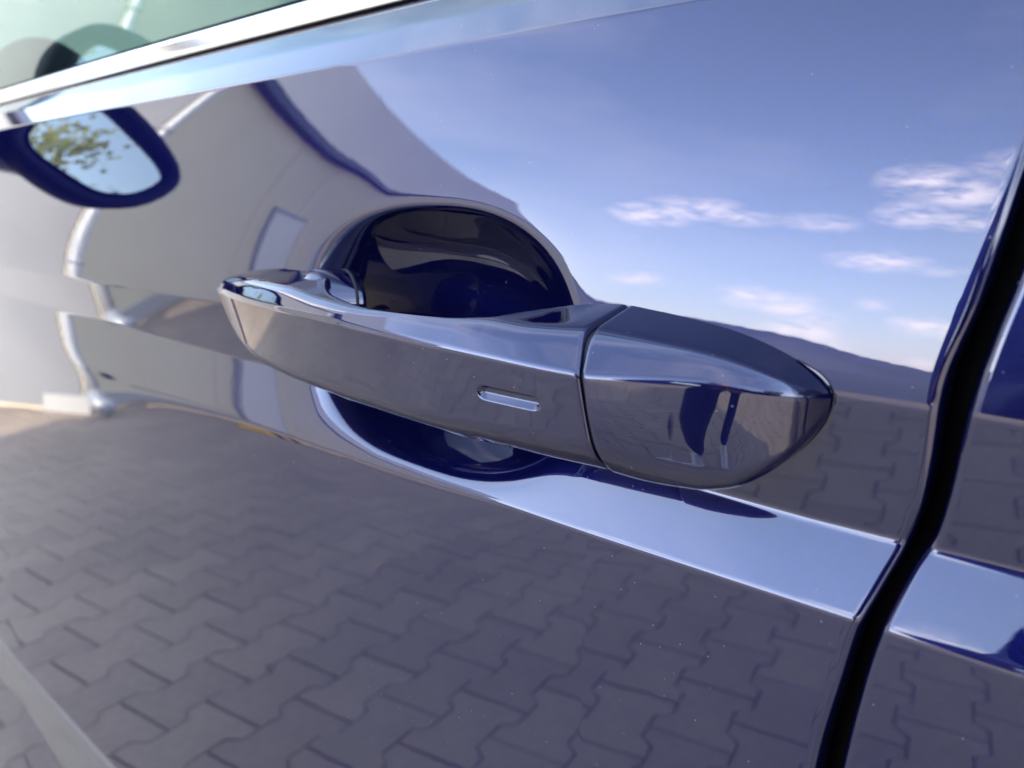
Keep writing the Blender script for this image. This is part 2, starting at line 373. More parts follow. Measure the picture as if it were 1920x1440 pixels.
# pressed oblong mark on the face of the grip
def slot(P):
    x = P[:, :, 0]; z = P[:, :, 2]; y = P[:, :, 1]
    cx, cz, hl, hh = -.1302, -.0508, .0098, .0020
    zc = cz+(x-cx)*-.03
    d = np.sqrt(np.maximum(abs(x-cx)-(hl-hh), 0)**2+(z-zc)**2)-hh
    mk = (y < .165)
    P[:, :, 1] += np.where(mk, (.0016*np.clip((z-zc+hh)/(hh*.95), 0, 1)+.0001)*ss((.0003-d)/.0009), 0)
    return P
grip = loft('door_handle', xs, [grip_sec(x, i) for x, i in zip(xs, ins)], PAINT, car, sw, slot)

CZA = [(-.108,-.0272),(-.094,-.0290),(-.080,-.0316),(-.070,-.0346),(-.062,-.0382),(-.0575,-.0414),(-.0560,-.0440)]
CYR = [(-.108,.1528),(-.094,.1567),(-.080,.1611),(-.070,.1645),(-.064,.1670),(-.060,.1700),(-.0575,.1740),(-.0560,.1830)]
CZR = [(-.108,-.0413),(-.080,-.0405),(-.064,-.0420),(-.056,-.0447)]
CZD = [(-.108,-.0625),(-.094,-.0637),(-.080,-.0640),(-.072,-.0630),(-.065,-.0590),(-.060,-.0540),(-.0575,-.0490),(-.056,-.0455)]
CYD = [(-.108,.1560),(-.094,.1594),(-.080,.1638),(-.072,.1667),(-.065,.1699),(-.060,.1743),(-.0575,.1783),(-.056,.1835)]
CZE = [(-.108,-.0690),(-.094,-.0698),(-.082,-.0695),(-.074,-.0676),(-.0665,-.0630),(-.061,-.0568),(-.0575,-.0505),(-.056,-.0460)]
def cap_sec(x, inset):
    za, zr, zd, ze = (float(key(t, x)) for t in (CZA, CZR, CZD, CZE)); u = min(max((x+.108)/.052, 0), 1)
    yr = .1528+.0152*u**1.12+.0150*u**11; yd = .1562+.0134*u**1.15+.0139*u**9
    k = float(np.interp(x, [-.108, -.056], [1, 0]))
    yb = yr+.0085*k+.0015; zb = zr+(za-zr)*float(np.interp(x, [-.108, -.07, -.056], [.68, .62, .5]))
    ym = yr+(yd-yr)*.5-.0011*k; zm = zr+(zd-zr)*.5
    ctrl = [(.1870, za), (yb, zb), (yr, zr), (ym, zm), (yd, zd), (max(yd+.006*k+.001, .176*0), ze), (.1875, ze)]
    s = section(ctrl, [.001, .013, .0014, .02, .006, .003, .001], 12, [10, 10, 8, 8, 6, 6, 8]); c = s.mean(0)
    if inset:
        v = s-c; ln = np.linalg.norm(v, axis=1, keepdims=True); s = c+v*np.clip(1-inset/ln, 0, 1)
    return s
xs = [-.1072]; ins = [.004]
for a in (0, 20, 40, 60): xs.append(-.1072+.0009-.0009*math.cos(R(a))); ins.append(.0009*(1-math.sin(R(a))))
t_ = np.linspace(0, 1, 110); xx = -.1062+(.1062-.0560)*(1-(1-t_)**1.5); xs = np.concatenate([xs, xx]); ins += [0]*len(xx)
sw = np.interp(xs, [-.1072, -.085], [1, 0])
loft('handle_cap', xs, [cap_sec(x, i) for x, i in zip(xs, ins)], PAINT, grip, sw)
# dark core seen in the slit between grip and cap
core_x = np.array([-.112, -.104]); loft('handle_core', core_x, [grip_sec(-.1085, .0016)]*2, GASKET, grip, [1, 1])

# front foot of the grip: a rounded neck running into the recess, closed by a thin rubber seal
def neck(name, s0, s1, k, m, dome=False):
    n_ = Vector((.40, .915, -.05)).normalized(); tg = Vector((-.915, .40, 0)).normalized(); up_ = n_.cross(tg)*-1
    c_ = Vector((-.2556, .1720, -.0366)); rr = []
    ts = [s0, s0+.0002, (s0+s1)/2, s1-.0002, s1]; ks = [.9, 1, 1, 1, .9]
    if dome: ts = list(np.linspace(s0, s1, 16)); ks = [math.sqrt(max(.01, 1-(max(0, .009-t)/.0085)**2)) for t in ts]
    for t, q in zip(ts, ks):
        rr.append([tuple(c_+n_*t+(tg*math.cos(a)*.0185+up_*math.sin(a)*.0120)*q*k+Vector((0, CAMY, CAMZ))) for a in np.linspace(0, 2*math.pi, 49)[:-1]])
    me = from_grid(np.array(rr), wrap=True)
    bm = bmesh.new(); bm.from_mesh(me); bm.verts.ensure_lookup_table(); n0_ = len(bm.verts); bm.faces.new([bm.verts[k] for k in range(n0_-48, n0_)]); bm.faces.new([bm.verts[k] for k in range(48)])
    bmesh.ops.recalc_face_normals(bm, faces=bm.faces); bm.to_mesh(me); bm.free()
    return link(name, me, m, grip)
neck('handle_neck', .0015, .0235, 1, PAINT, True); neck('neck_seal', .0195, .0208, 1.035, GASKET)
# thin gasket line round the feet of the handle
def gasket(name, top, bot, grow):
    gr = lambda x: grow*float(np.interp(x, [-.0655, -.060], [-.6, 1]))
    ring = [(x, z+gr(x)) for x, z in top]+[(x, z-gr(x)) for x, z in bot[::-1]]
    P = np.zeros((len(ring), 2, 3))
    for i, (x, z) in enumerate(ring):
        y = float(F(x, z)); P[i, 0] = (x, y-.0006+CAMY, z+CAMZ); P[i, 1] = (x, y+.004+CAMY, z+CAMZ)
    me = from_grid(P)
    return link(name, me, GASKET, grip)
xt = np.linspace(-.0655, -.0557, 40)
gasket('handle_gasket', [(x, float(key(CZA, x))) for x in xt], [(x, float(key(CZE, x))) for x in xt], .0003)

# ---------------------------------------------------------------- trims and moulding of the front door
def strip(name, x0f, x1f, sec, m, parent, n=60):
    """sec: list of (dY, Z) closed section; follows plan curvature"""
    P = np.zeros((n, len(sec), 3))
    for i, k in enumerate(np.linspace(0, 1, n)):
        for j, (dy, z) in enumerate(sec):
            x = x0f(z)+(x1f(z)-x0f(z))*k
            P[i, j] = (x, dy+plan(x)+CAMY, z+CAMZ)
    me = from_grid(P, wrap=True); bm = bmesh.new(); bm.from_mesh(me); bm.verts.ensure_lookup_table(); q = len(sec)
    bm.faces.new([bm.verts[k] for k in range(q)]); bm.faces.new([bm.verts[(n-1)*q+k] for k in range(q)])
    bmesh.ops.recalc_face_normals(bm, faces=bm.faces); bm.to_mesh(me); bm.free()
    return link(name, me, m, parent)
yl = float(F(-.2, -.40))-float(plan(-.2))
ys_ = float(F(-.1, .078))
mold = [tuple(p) for p in section([(yl+.004, -.370), (yl-.0045, -.379), (yl-.0045, -.437), (yl+.004, -.443)], [.001, .006, .004, .001], 6, [3, 8, 3, 3])]
g0, g1 = (lambda z: -1.045), (lambda z: float(gapl(z))-.004)
strip('door_moulding', g0, g1, mold, PLASTIC, car)
strip('door_moulding', lambda z: float(gapr(z))+.004, lambda z: .88, mold, PLASTIC, car)
lip = [(yl-.0040, -.4385), (yl-.0056, -.4405), (yl-.0052, -.4425), (yl+.003, -.4435), (yl+.003, -.4388)]
strip('moulding_lip', g0, g1, lip, PLASTIC, car)
chrome = [tuple(p) for p in section([(ys_+.003, .0790), (ys_-.0012, .0794), (ys_+.0035, .0915), (ys_+.009, .0915)], [.001, .0025, .0025, .001], 6, [2, 5, 2, 2])]
strip('window_trim', lambda z: -1.30, lambda z: .86, chrome, CHROME, car, 90)
rub = [(ys_+.0012, .0783), (ys_+.0008, .0792), (ys_+.012, .0792), (ys_+.012, .0765)]
strip('window_seal', lambda z: -1.30, lambda z: .86, rub, RUBBER, car, 90)
rub2 = [(ys_+.0055, .0913), (ys_+.006, .0932), (ys_+.012, .0932), (ys_+.012, .0913)]
strip('window_seal', lambda z: -1.30, lambda z: .86, rub2, RUBBER, car, 90)

# ---------------------------------------------------------------- rest of the car (low detail, mostly out of frame)
def gy(z): return ys_+.008+(z-.09)*.2+(z-.09)**2*.55+CAMY           # glass plane
def quad_sheet(name, corners, m, parent, n=14, bulge=0):
    P = np.zeros((n, n, 3)); c = [np.array(q, float) for q in corners]
    for i, u in enumerate(np.linspace(0, 1, n)):
        for j, v in enumerate(np.linspace(0, 1, n)):
            P[i, j] = (c[0]*(1-u)*(1-v)+c[1]*u*(1-v)+c[2]*u*v+c[3]*(1-u)*v)
            P[i, j, 2] += bulge*16*u*(1-u)*v*(1-v)
    return link(name, from_grid(P), m, parent)
def side_glass(name, xa, xb, xc, xd, m=GLASS):
    n = 24; P = np.zeros((n, n, 3))
    for i, u in enumerate(np.linspace(0, 1, n)):
        for j, v in enumerate(np.linspace(0, 1, n)):
            x = (xa+(xb-xa)*u)*(1-v)+(xd+(xc-xd)*u)*v; z = .0925+.40*v
            P[i, j] = (x, gy(z)+plan(x)-.04*math.sin(v*math.pi)*.3, z+CAMZ)
    return link(name, from_grid(P), m, car)
side_glass('front_window', -1.12, -.075, -.02, -.62)
side_glass('door_pillar', -.075, .02, .07, -.02, PLASTIC)
side_glass('rear_window', .02, .84, .62, .07)
W2 = 1.86; ctr = W2/2
top = gy(.4925)
box_obj('far_side_body', (-2.7, 1.8, W2-.03, W2, .38, 1.07), PAINT, car, .012)
box_obj('sill', (-1.55, .86, .0, W2-.06, .24, .345), PLASTIC, car, .01)
box_obj('cabin_floor', (-1.5, 1.7, .05, W2-.06, .345, .40), DARKIN, car)
P = np.zeros((30, 20, 3))
for i, x in enumerate(np.linspace(-.62, 1.45, 30)):
    for j, v in enumerate(np.linspace(0, 1, 20)):
        P[i, j] = (x, top+(W2-2*top)*v, CAMZ+.4925+.075*math.sin(math.pi*v)**.5+.02*math.sin(math.pi*(x+.62)/2.07))
link('roof', from_grid(P), PAINT, car)
P = np.zeros((30, 20, 3))
for i, x in enumerate(np.linspace(-2.7, -1.28, 30)):
    for j, v in enumerate(np.linspace(0, 1, 20)):
        P[i, j] = (x, ys_+CAMY+plan(x)+(W2-ys_-CAMY-2*plan(x))*v, CAMZ+.078+.05*math.sin(math.pi*v)**.6-.16*max(0, (-x-1.7))**2)
link('bonnet', from_grid(P), PAINT, car)
quad_sheet('windscreen', [(-1.30, .07, CAMZ+.09), (-1.30, W2-.07, CAMZ+.09), (-.62, W2-top, CAMZ+.5), (-.62, top, CAMZ+.5)], GLASS, car, bulge=.04)
quad_sheet('rear_screen', [(1.75, .1, CAMZ+.09), (1.45, top, CAMZ+.49), (1.45, W2-top, CAMZ+.49), (1.75, W2-.1, CAMZ+.09)], GLASS, car)
quad_sheet('far_windows', [(-1.1, W2-.04, CAMZ+.09), (-.6, W2-top, CAMZ+.49), (1.4, W2-top, CAMZ+.49), (1.6, W2-.04, CAMZ+.09)], GLASS, car)
box_obj('front_bumper', (-2.82, -2.68, .22, W2-.2, .30, 1.0), PAINT, car, .06)
box_obj('rear_bumper', (1.80, 1.93, .1, W2-.1, .30, 1.08), PAINT, car, .05)
box_obj('tailgate', (1.72, 1.82, .09, W2-.09, .5, 1.09), PAINT, car, .03)
box_obj('engine_bay', (-2.66, -1.32, .12, W2-.12, .40, .88), DARKIN, car)
box_obj('dashboard', (-1.32, -.86, .10, W2-.1, .80, 1.085), DARKIN, car, .05)
for y0 in (.22, 1.15):
    b = box_obj('seat', (-.42, .10, y0, y0+.5, .45, .66), SEATM, car, .06)
    box_obj('seat_back', (.02, .17, y0+.02, y0+.48, .62, 1.16), SEATM, b, .06)
    box_obj('head_restraint', (.07, .16, y0+.13, y0+.37, 1.20, 1.38), SEATM, b, .04)
bm = bmesh.new(); bmesh.ops.create_uvsphere(bm, u_segments=32, v_segments=20, radius=1, matrix=Matrix.Translation((-.99, .17, 1.075)) @ Matrix.Diagonal((.14, .055, .10, 1)))
bm_obj('dashboard_vent_pod', bm, DARKIN, car, True)
bm = bmesh.new(); ring = []
for k in range(33):
    a = k/32*2*math.pi; ring.append((-.74+.18*math.sin(a)*.42, .47+.18*math.cos(a), 1.03+.18*math.sin(a)*.9))
tube(bm, ring, .016, 8); box(bm, -.80, -.745, .40, .54, .98, 1.06, .012); box(bm, -.755, -.735, .30, .64, 1.00, 1.03, .004)
bm_obj('steering_wheel', bm, DARKIN, car, True)
# wheels
for (wx, wy) in ((-1.95, .13), (1.25, .13), (-1.95, W2-.13), (1.25, W2-.13)):
    n = 48; prof = [(.19, .0), (.225, -.012), (.31, -.012), (.335, .012), (.34, .1), (.335, .19), (.31, .21), (.19, .2)]
    P = np.zeros((n+1, len(prof), 3))
    for i in range(n+1):
        a = i/n*2*math.pi
        for j, (r_, d_) in enumerate(prof): P[i, j] = (wx+r_*math.cos(a), wy+(d_-.1), .34+r_*math.sin(a))
    wh = link('wheel', from_grid(P), TYRE, car)
    bm = bmesh.new(); s_ = -1 if wy < 1 else 1
    bmesh.ops.create_cone(bm, cap_ends=True, segments=40, radius1=.215, radius2=.205, depth=.03, matrix=Matrix.Translation((wx, wy+s_*.04, .34)) @ Matrix.Rotation(math.pi/2, 4, 'X'))
    for k in range(5):
        mt = Matrix.Translation((wx, wy+s_*.075, .34)) @ Matrix.Rotation(k*2*math.pi/5, 4, 'Y') @ Matrix.Translation((0, 0, .11)) @ Matrix.Diagonal((.05, .03, .21, 1))
        bmesh.ops.create_cube(bm, size=1, matrix=mt)
    bm_obj('rim', bm, ALLOY, wh)

# side mirror: teardrop housing, glass set back inside the rim, looking rearwards
MPT = [(-.015,.105),(-.075,.077),(-.135,.064),(-.182,.077),(-.214,.108),(-.227,.148),(-.205,.182),(-.155,.212),(-.095,.228),(-.045,.222),(-.015,.19),(-.005,.145)]
def closed_spline(pts, n=6):
    out = []; q = len(pts)
    for i in range(q):
        p0, p1, p2, p3 = (np.array(pts[(i+k) % q]) for k in (-1, 0, 1, 2))
        for t in np.arange(n)/n: out.append(.5*((2*p1)+(-p0+p2)*t+(2*p0-5*p1+4*p2-p3)*t*t+(-p0+3*p1-3*p2+p3)*t**3))
    return np.array(out)
MSP = closed_spline(MPT); MCN = np.array((-.12, .148)); MX = -.95
def mloop(k):
    v = MSP-MCN; ln = np.linalg.norm(v, axis=1, keepdims=True); return MCN+v*(1-(1-k)*.17/ln) if k > .79 else MCN+v*k
MO = []
for dx, k in ((.004, .845), (.016, .86), (.026, .90), (.026, .96), (.018, 1.0), (-.03, 1.0), (-.07, .78), (-.11, .5), (-.125, .12)):
    l_ = mloop(k); MO.append([(MX+dx+(y_-MCN[0])*.12, y_, z_+CAMZ) for y_, z_ in l_])
mh = link('side_mirror', from_grid(np.array(MO), wrap=True), mat('dark_navy_mirror_shell', (.004, .005, .025), .6, Specular_IOR_Level=.15), car)
bm = bmesh.new(); bmesh.ops.create_grid(bm, x_segments=1, y_segments=1, size=.001); bm.clear()
l_ = mloop(.846); cx_ = MX+.016
vs = [bm.verts.new((cx_+(y_-MCN[0])*.14-(z_-MCN[1])*.16, y_, z_+CAMZ)) for y_, z_ in l_]
vb = [bm.verts.new((v.co.x-.004, v.co.y, v.co.z)) for v in vs]
bm.faces.new(vs); bm.faces.new(vb[::-1])
for k in range(len(vs)): bm.faces.new((vs[k], vb[k], vb[(k+1) % len(vs)], vs[(k+1) % len(vs)]))
bmesh.ops.recalc_face_normals(bm, faces=bm.faces)
g = bm_obj('mirror_glass', bm, MIRROR, mh)
bm = bmesh.new(); tube(bm, [(MX-.04, -.06, CAMZ+.11), (MX-.04, .01, CAMZ+.09), (MX-.04, .07, CAMZ+.085)], [.028, .024, .03]); bm_obj('mirror_arm', bm, PAINT, mh, True)

# ---------------------------------------------------------------- ground and pavers
GROUT = noise_col(mat('joint_sand', (.08, .075, .07), .95), 60, (.20, .165, .13), (.26, .215, .17), bump=.002)
bm = bmesh.new(); s_ = 2500
vs = [bm.verts.new(v) for v in ((-s_, -s_, -.006), (s_, -s_, -.006), (s_, s_, -.006), (-s_, s_, -.006))]; bm.faces.new(vs)
ground = bm_obj('ground', bm, noise_col(mat('far_ground', (.2, .2, .2), .95), .05, (.12, .13, .10), (.2, .2, .17)))
ground['kind'] = 'structure'
bm = bmesh.new(); vs = [bm.verts.new(v) for v in ((-9.6, -16, -.002), (9, -16, -.002), (9, 4, -.002), (-9.6, 4, -.002))]; bm.faces.new(vs)
yard = bm_obj('paved_yard', bm, GROUT); yard['kind'] = 'structure'
def paver_mat():
    m = noise_col(mat('concrete_paver', (.3, .3, .3), .85), 40, (.39, .30, .205), (.47, .365, .25), bump=.0012, bscale=300)
    t = m.node_tree; b = t.nodes['Principled BSDF']; src = b.inputs['Base Color'].links[0].from_socket
    g_ = t.nodes.new('ShaderNodeNewGeometry'); v = t.nodes.new('ShaderNodeTexNoise'); v.inputs['Scale'].default_value = 1.1; v.inputs['Detail'].default_value = 3
    t.links.new(g_.outputs['Position'], v.inputs['Vector'])
    hs = t.nodes.new('ShaderNodeHueSaturation'); mr = t.nodes.new('ShaderNodeMapRange'); mr.inputs[3].default_value = .82; mr.inputs[4].default_value = 1.15
    mr.inputs[1].default_value = .45; mr.inputs[2].default_value = .95
    rn = t.nodes.new('ShaderNodeMath'); rn.operation = 'MULTIPLY_ADD'; rn.inputs[1].default_value = .22; oi = t.nodes.new('ShaderNodeObjectInfo'); ad = t.nodes.new('ShaderNodeMath'); ad.operation = 'ADD'; t.links.new(g_.outputs['Random Per Island'], ad.inputs[0]); t.links.new(oi.outputs['Random'], ad.inputs[1]); t.links.new(ad.outputs[0], rn.inputs[0]); t.links.new(v.outputs[0], rn.inputs[2])
    t.links.new(rn.outputs[0], mr.inputs[0]); t.links.new(mr.outputs[0], hs.inputs['Value']); t.links.new(src, hs.inputs['Color']); t.links.new(hs.outputs[0], b.inputs['Base Color'])
    return m
PAVER = paver_mat()
LN, PW, AM = .205, .145, .0145; gp = .0035
def hw(x):
    a = abs(x)*1000
    return PW/2-gp/2 + (AM if a > 62 else (-AM if a < 40 else AM*(a-51.25)/11))
half = [(-.1025+gp/2, None), (-.0623, None), (-.0402, None), (.0402, None), (.0623, None), (.1025-gp/2, None)]
xs6 = [h[0] for h in half]
outl = [(x, -hw(x)) for x in xs6]+[(x, hw(x)) for x in xs6[::-1]]
def paver_geo():
    V = []; Fc = []; n = len(outl)
    for sc, z in ((1, 0), (1, .0735), (.978, .0765)):
        for x, y in outl: V.append((x*(sc if sc == 1 else .982), y*sc, z-.073))
    for k in range(n):
        Fc.append((k, (k+1) % n, n+(k+1) % n, n+k)); Fc.append((n+k, n+(k+1) % n, 2*n+(k+1) % n, 2*n+k))
    # top as quads between the two long sides
    for k in range(5): Fc.append((2*n+k, 2*n+k+1, 2*n+n-2-k, 2*n+n-1-k))
    return V, Fc
PV, PF = paver_geo()
pm = bpy.data.meshes.new('paver'); pm.from_pydata(PV, [], PF); pm.materials.append(PAVER)
ang = R(80); ca, sa = math.cos(ang), math.sin(ang)
spots = []
for j in range(-110, 111):
    for i in range(-85, 86):
        lx = i*LN+(LN/2 if j % 2 else 0); ly = j*PW
        X, Y = lx*ca-ly*sa-.8, lx*sa+ly*ca-1.5
        if -8.9 < X < 6.5 and -12.5 < Y < .6: spots.append((X, Y))
# keep the ones that a reflection in the door shows largest
spots.sort(key=lambda p: (p[0]+.75)**2*.8+(p[1]+1.15)**2)
keep = []
for X, Y in spots:
    keep.append((X, Y))
for n_, (X, Y) in enumerate(keep[:300]):
    o = bpy.data.objects.new('paver', pm); C.objects.link(o); o.parent = yard
    o.location = (X, Y, random.uniform(-.0012, .0012)); o.rotation_euler = (random.gauss(0, .0035), random.gauss(0, .0035), ang)
rest = [p for p in keep[300:] ]
Wc = Vector((-4.48, -1.32)); wd = Vector((-.53, -.848)).normalized(); wn = Vector((-.848, .53)).normalized()   # wall line of the white hall; wn points into it
rest = [p for p in rest if not ((Vector(p)-Wc).dot(wn) > .12 and (Vector(p)-Wc).dot(wd) > .12)]
arr = np.array(PV); allv = []; n0 = len(arr); rot = np.array([[ca, -sa], [sa, ca]])
xy = arr[:, :2] @ rot.T
fa = np.array([f for f in PF]); faces = []
VV = np.zeros((len(rest), n0, 3))
for q, (X, Y) in enumerate(rest):
    VV[q, :, 0] = xy[:, 0]+X; VV[q, :, 1] = xy[:, 1]+Y
    a_, b_ = random.gauss(0, .004), random.gauss(0, .004)
    VV[q, :, 2] = arr[:, 2]+random.uniform(-.0012, .0012)+xy[:, 0]*a_+xy[:, 1]*b_
    faces.append(fa+q*n0)
me = bpy.data.meshes.new('pavers'); me.from_pydata(VV.reshape(-1, 3).tolist(), [], np.concatenate(faces).tolist())
o = link('paver_field', me, PAVER, yard, False); o['kind'] = 'stuff'

# ---------------------------------------------------------------- white hall opposite (seen mirrored in the paint)
def wallpt(s, d, z): p = Wc+wd*s+wn*d; return Vector((p.x, p.y, z))
def obox(bm, s0, s1, d0, d1, z0, z1):
    c = [wallpt(s, d, z) for z in (z0, z1) for s, d in ((s0, d0), (s1, d0), (s1, d1), (s0, d1))]
    v = [bm.verts.new(p) for p in c]
    for f in ((0,3,2,1),(4,5,6,7),(0,1,5,4),(1,2,6,5),(2,3,7,6),(3,0,4,7)): bm.faces.new([v[k] for k in f])
def hall_box(name, d, m, parent):
    bm = bmesh.new(); obox(bm, *d); bmesh.ops.recalc_face_normals(bm, faces=bm.faces); return bm_obj(name, bm, m, parent)
RENDER_ = noise_col(mat('cream_sandwich_panel', (.6, .58, .52), .6), 1.2, (.66, .585, .41), (.71, .635, .46), bump=.002, bscale=30)
PALE = noise_col(mat('pale_grey_cladding', (.62, .63, .66), .5), .7, (.64, .62, .60), (.70, .68, .66))
GUT = mat('anthracite_gutter', (.018, .02, .035), .4)
ZINC = mat('zinc_pipe', (.42, .43, .44), .4, .2)
GREY = mat('grey_door_paint', (.30, .30, .32), .5)
hall = empty('hall', 'cream panelled hall with dark gutter and zinc downpipe, mirrored in the left of the door', 'building', wallpt(0, 0, 0))
hall_inv = Matrix.Translation(-hall.location)
def hp(o): o.matrix_parent_inverse = hall_inv; return o
LEN = 14; EH = 3.25
hp(hall_box('wall', (0, LEN, 0, 7, 0, EH), RENDER_, hall))
hp(hall_box('gable_dimming_sheet', (-.012, .002, .05, 7, .02, EH-.03), noise_col(mat('gable_dimming_grey', (.2, .2, .2), .6), 1, (.19, .19, .185), (.23, .23, .225)), hall))  # sheet added over the gable, coloured dark to hold down the sunlight there
hp(hall_box('plinth', (-.03, LEN, -.03, .3, 0, .10), mat('plinth_grey', (.42,.41,.38), .8), hall))
hp(hall_box('base_rail', (.45, 3.2, -.012, .1, .22, .25), GREY, hall))
hp(hall_box('gutter', (-.12, LEN, -.12, .02, EH-.01, EH+.09), GUT, hall))
hp(hall_box('verge_trim', (-.12, .0, .02, 7, EH-.01, EH+.09), GUT, hall))
hp(hall_box('roof', (-.05, LEN, -.05, 7, EH+.02, EH+.14), PALE, hall))
# panel joints as slim proud battens
for k in range(1, 12):
    hp(hall_box('panel_joint', (k*1.15-.008+.6, k*1.15+.008+.6, -.006, .01, .101, EH-.021), RENDER_, hall))
# roller door / window surround
hp(hall_box('door_frame', (2.05, 3.35, -.03, .05, .101, 2.30), GREY, hall))
hp(hall_box('door_leaf', (2.12, 3.28, -.045, .04, .11, 2.23), PALE, hall))
bm = bmesh.new()
pr = [wallpt(-.07, -.07, z) for z in (EH-.05, EH-.25, 2.3, 1.4, .5, .12)]
tube(bm, pr, .038, 12)
for z in (3.0, 2.4, 1.7, 1.0, .4):
    tube(bm, [wallpt(-.07, -.07, z), wallpt(-.07, -.07, z+.04)], .048, 12)
tube(bm, [wallpt(-.07, -.07, .14), wallpt(-.07, -.12, .08), wallpt(-.07, -.20, .05)], .042, 12)
hp(bm_obj('downpipe', bm, ZINC, hall, True))
bm = bmesh.new(); tube(bm, [wallpt(.22, -.035, .33), wallpt(.22, .02, .33)], .045, 16); hp(bm_obj('vent', bm, GUT, hall, True))
UP = [(-6.6,-1.1),(-11.9,-12.6),(-18,-10),(-14.5,0)]
bm = bmesh.new()
lo_ = [bm.verts.new((x, y, EH+.145)) for x, y in UP]; hi_ = [bm.verts.new((x, y, 6.0)) for x, y in UP]
bm.faces.new(hi_); bm.faces.new(lo_[::-1])
for k in range(4): bm.faces.new((lo_[k], lo_[(k+1) % 4], hi_[(k+1) % 4], hi_[k]))
bmesh.ops.recalc_face_normals(bm, faces=bm.faces); hp(bm_obj('upper_storey', bm, PALE, hall))

# yellow and black wheel stops along the wall
YEL = mat('yellow_rubber', (.75, .45, .03), .5); BLK = mat('black_rubber_stop', (.02, .02, .02), .7)
s0 = .12
st = empty('wheel_stop', 'black and yellow striped rubber wheel stop lying along the foot of the hall wall', 'wheel stop', wallpt(s0, -.95, 0))
inv = Matrix.Translation(-st.location)
for q in range(5):
    a = s0+q*.22; bm = bmesh.new(); c = []
    for s in (a, a+.2199):
        for d, z in ((-1.07, .006), (-1.02, .13), (-.93, .13), (-.88, .006)): c.append(bm.verts.new(wallpt(s, d, z)))
    for f in ((0,1,2,3),(7,6,5,4),(0,4,5,1),(1,5,6,2),(2,6,7,3),(3,7,4,0)): bm.faces.new([c[z] for z in f])
    bmesh.ops.recalc_face_normals(bm, faces=bm.faces)
    o = bm_obj('segment', bm, BLK if q % 2 else YEL, st); o.matrix_parent_inverse = inv

# ---------------------------------------------------------------- hills on the horizon
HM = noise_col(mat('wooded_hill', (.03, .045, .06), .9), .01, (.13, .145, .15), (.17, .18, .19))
def hel(a):
    e = np.interp(a, [-180, -120, -60, 0, 40, 60, 69, 74, 79, 90, 120, 150, 180], [2, 3, 2, 1.2, 6, 5.2, 4.4, 2.9, 1.5, 1.0, 1.8, 3, 2])
    return e+.10*math.sin(a*.9)+.04*math.sin(a*3.3+1)+.03*math.sin(a*11.1)+random.uniform(-.03, .03)
bm = bmesh.new(); rows = []; D = 1500
for k in range(1440):
    a = -180+k*.25; ar = R(a); e = hel(a); c, s = -math.cos(ar), -math.sin(ar); col = []
    for dd, f in ((0, 0), (60, .45), (140, .8), (230, 1.0), (330, .75), (600, 0)):
        col.append(bm.verts.new(((D+dd)*c, (D+dd)*s, -8*(f == 0)+(D+dd)*math.tan(R(e))*f)))
    rows.append(col)
for k in range(1440):
    A, B = rows[k], rows[(k+1) % 1440]
    for j in range(5): bm.faces.new((A[j], A[j+1], B[j+1], B[j]))
hl = bm_obj('hills', bm, HM, None, True); hl['kind'] = 'structure'

# ---------------------------------------------------------------- trees behind the camera, seen in the wing mirror
BARK = noise_col(mat('bark', (.12, .09, .06), .9), 8, (.08, .06, .04), (.16, .12, .09), bump=.01)
LEAF = mat('yellow_green_leaves', (.26, .26, .06), .6, Subsurface_Weight=0)
def tree(x, y, h, rad, label):
    t = empty('birch_tree', label, 'tree', (x, y, 0), 'trees across the yard')
    inv = Matrix.Translation((-x, -y, 0)); bm = bmesh.new(); tips = []
    tube(bm, [(x, y, 0), (x+.1, y, h*.35), (x-.1, y+.1, h*.7), (x, y, h*.97)], [.2, .14, .08, .02], 10)
    for k in range(16):
        z0 = h*random.uniform(.3, .9); a = random.uniform(0, 6.28); l = rad*(1.1-z0/h*.6); e = Vector((x+l*math.cos(a), y+l*math.sin(a), z0+l*.5))
        tube(bm, [(x, y, z0), tuple(Vector((x, y, z0)).lerp(e, .5)+Vector((0, 0, .15))), tuple(e)], [.05, .03, .01], 6); tips.append((Vector((x, y, z0)), e))
    o = bm_obj('trunk', bm, BARK, t, True); o.matrix_parent_inverse = inv
    V = []; Fc = []
    for k in range(5200):
        a, e = random.choice(tips); c = a.lerp(e, random.uniform(.35, 1.1))+Vector([random.gauss(0, rad*.17) for _ in range(3)])
        u = Vector([random.gauss(0, 1) for _ in range(3)]).normalized()*.13; w = u.orthogonal().normalized()*.10; n = len(V)
        V += [tuple(c-u), tuple(c+w), tuple(c+u), tuple(c-w)]; Fc.append((n, n+1, n+2, n+3))
    me = bpy.data.meshes.new('leaves'); me.from_pydata(V, [], Fc); o = link('crown', me, LEAF, t, False); o.matrix_parent_inverse = inv; o['kind'] = 'stuff'
tree(15.0, -8.2, 13.0, 3.2, 'taller yellow green tree at the yard edge behind the photographer')
tree(18.5, -5.0, 10.5, 3.0, 'smaller yellow green tree farther along the yard edge')

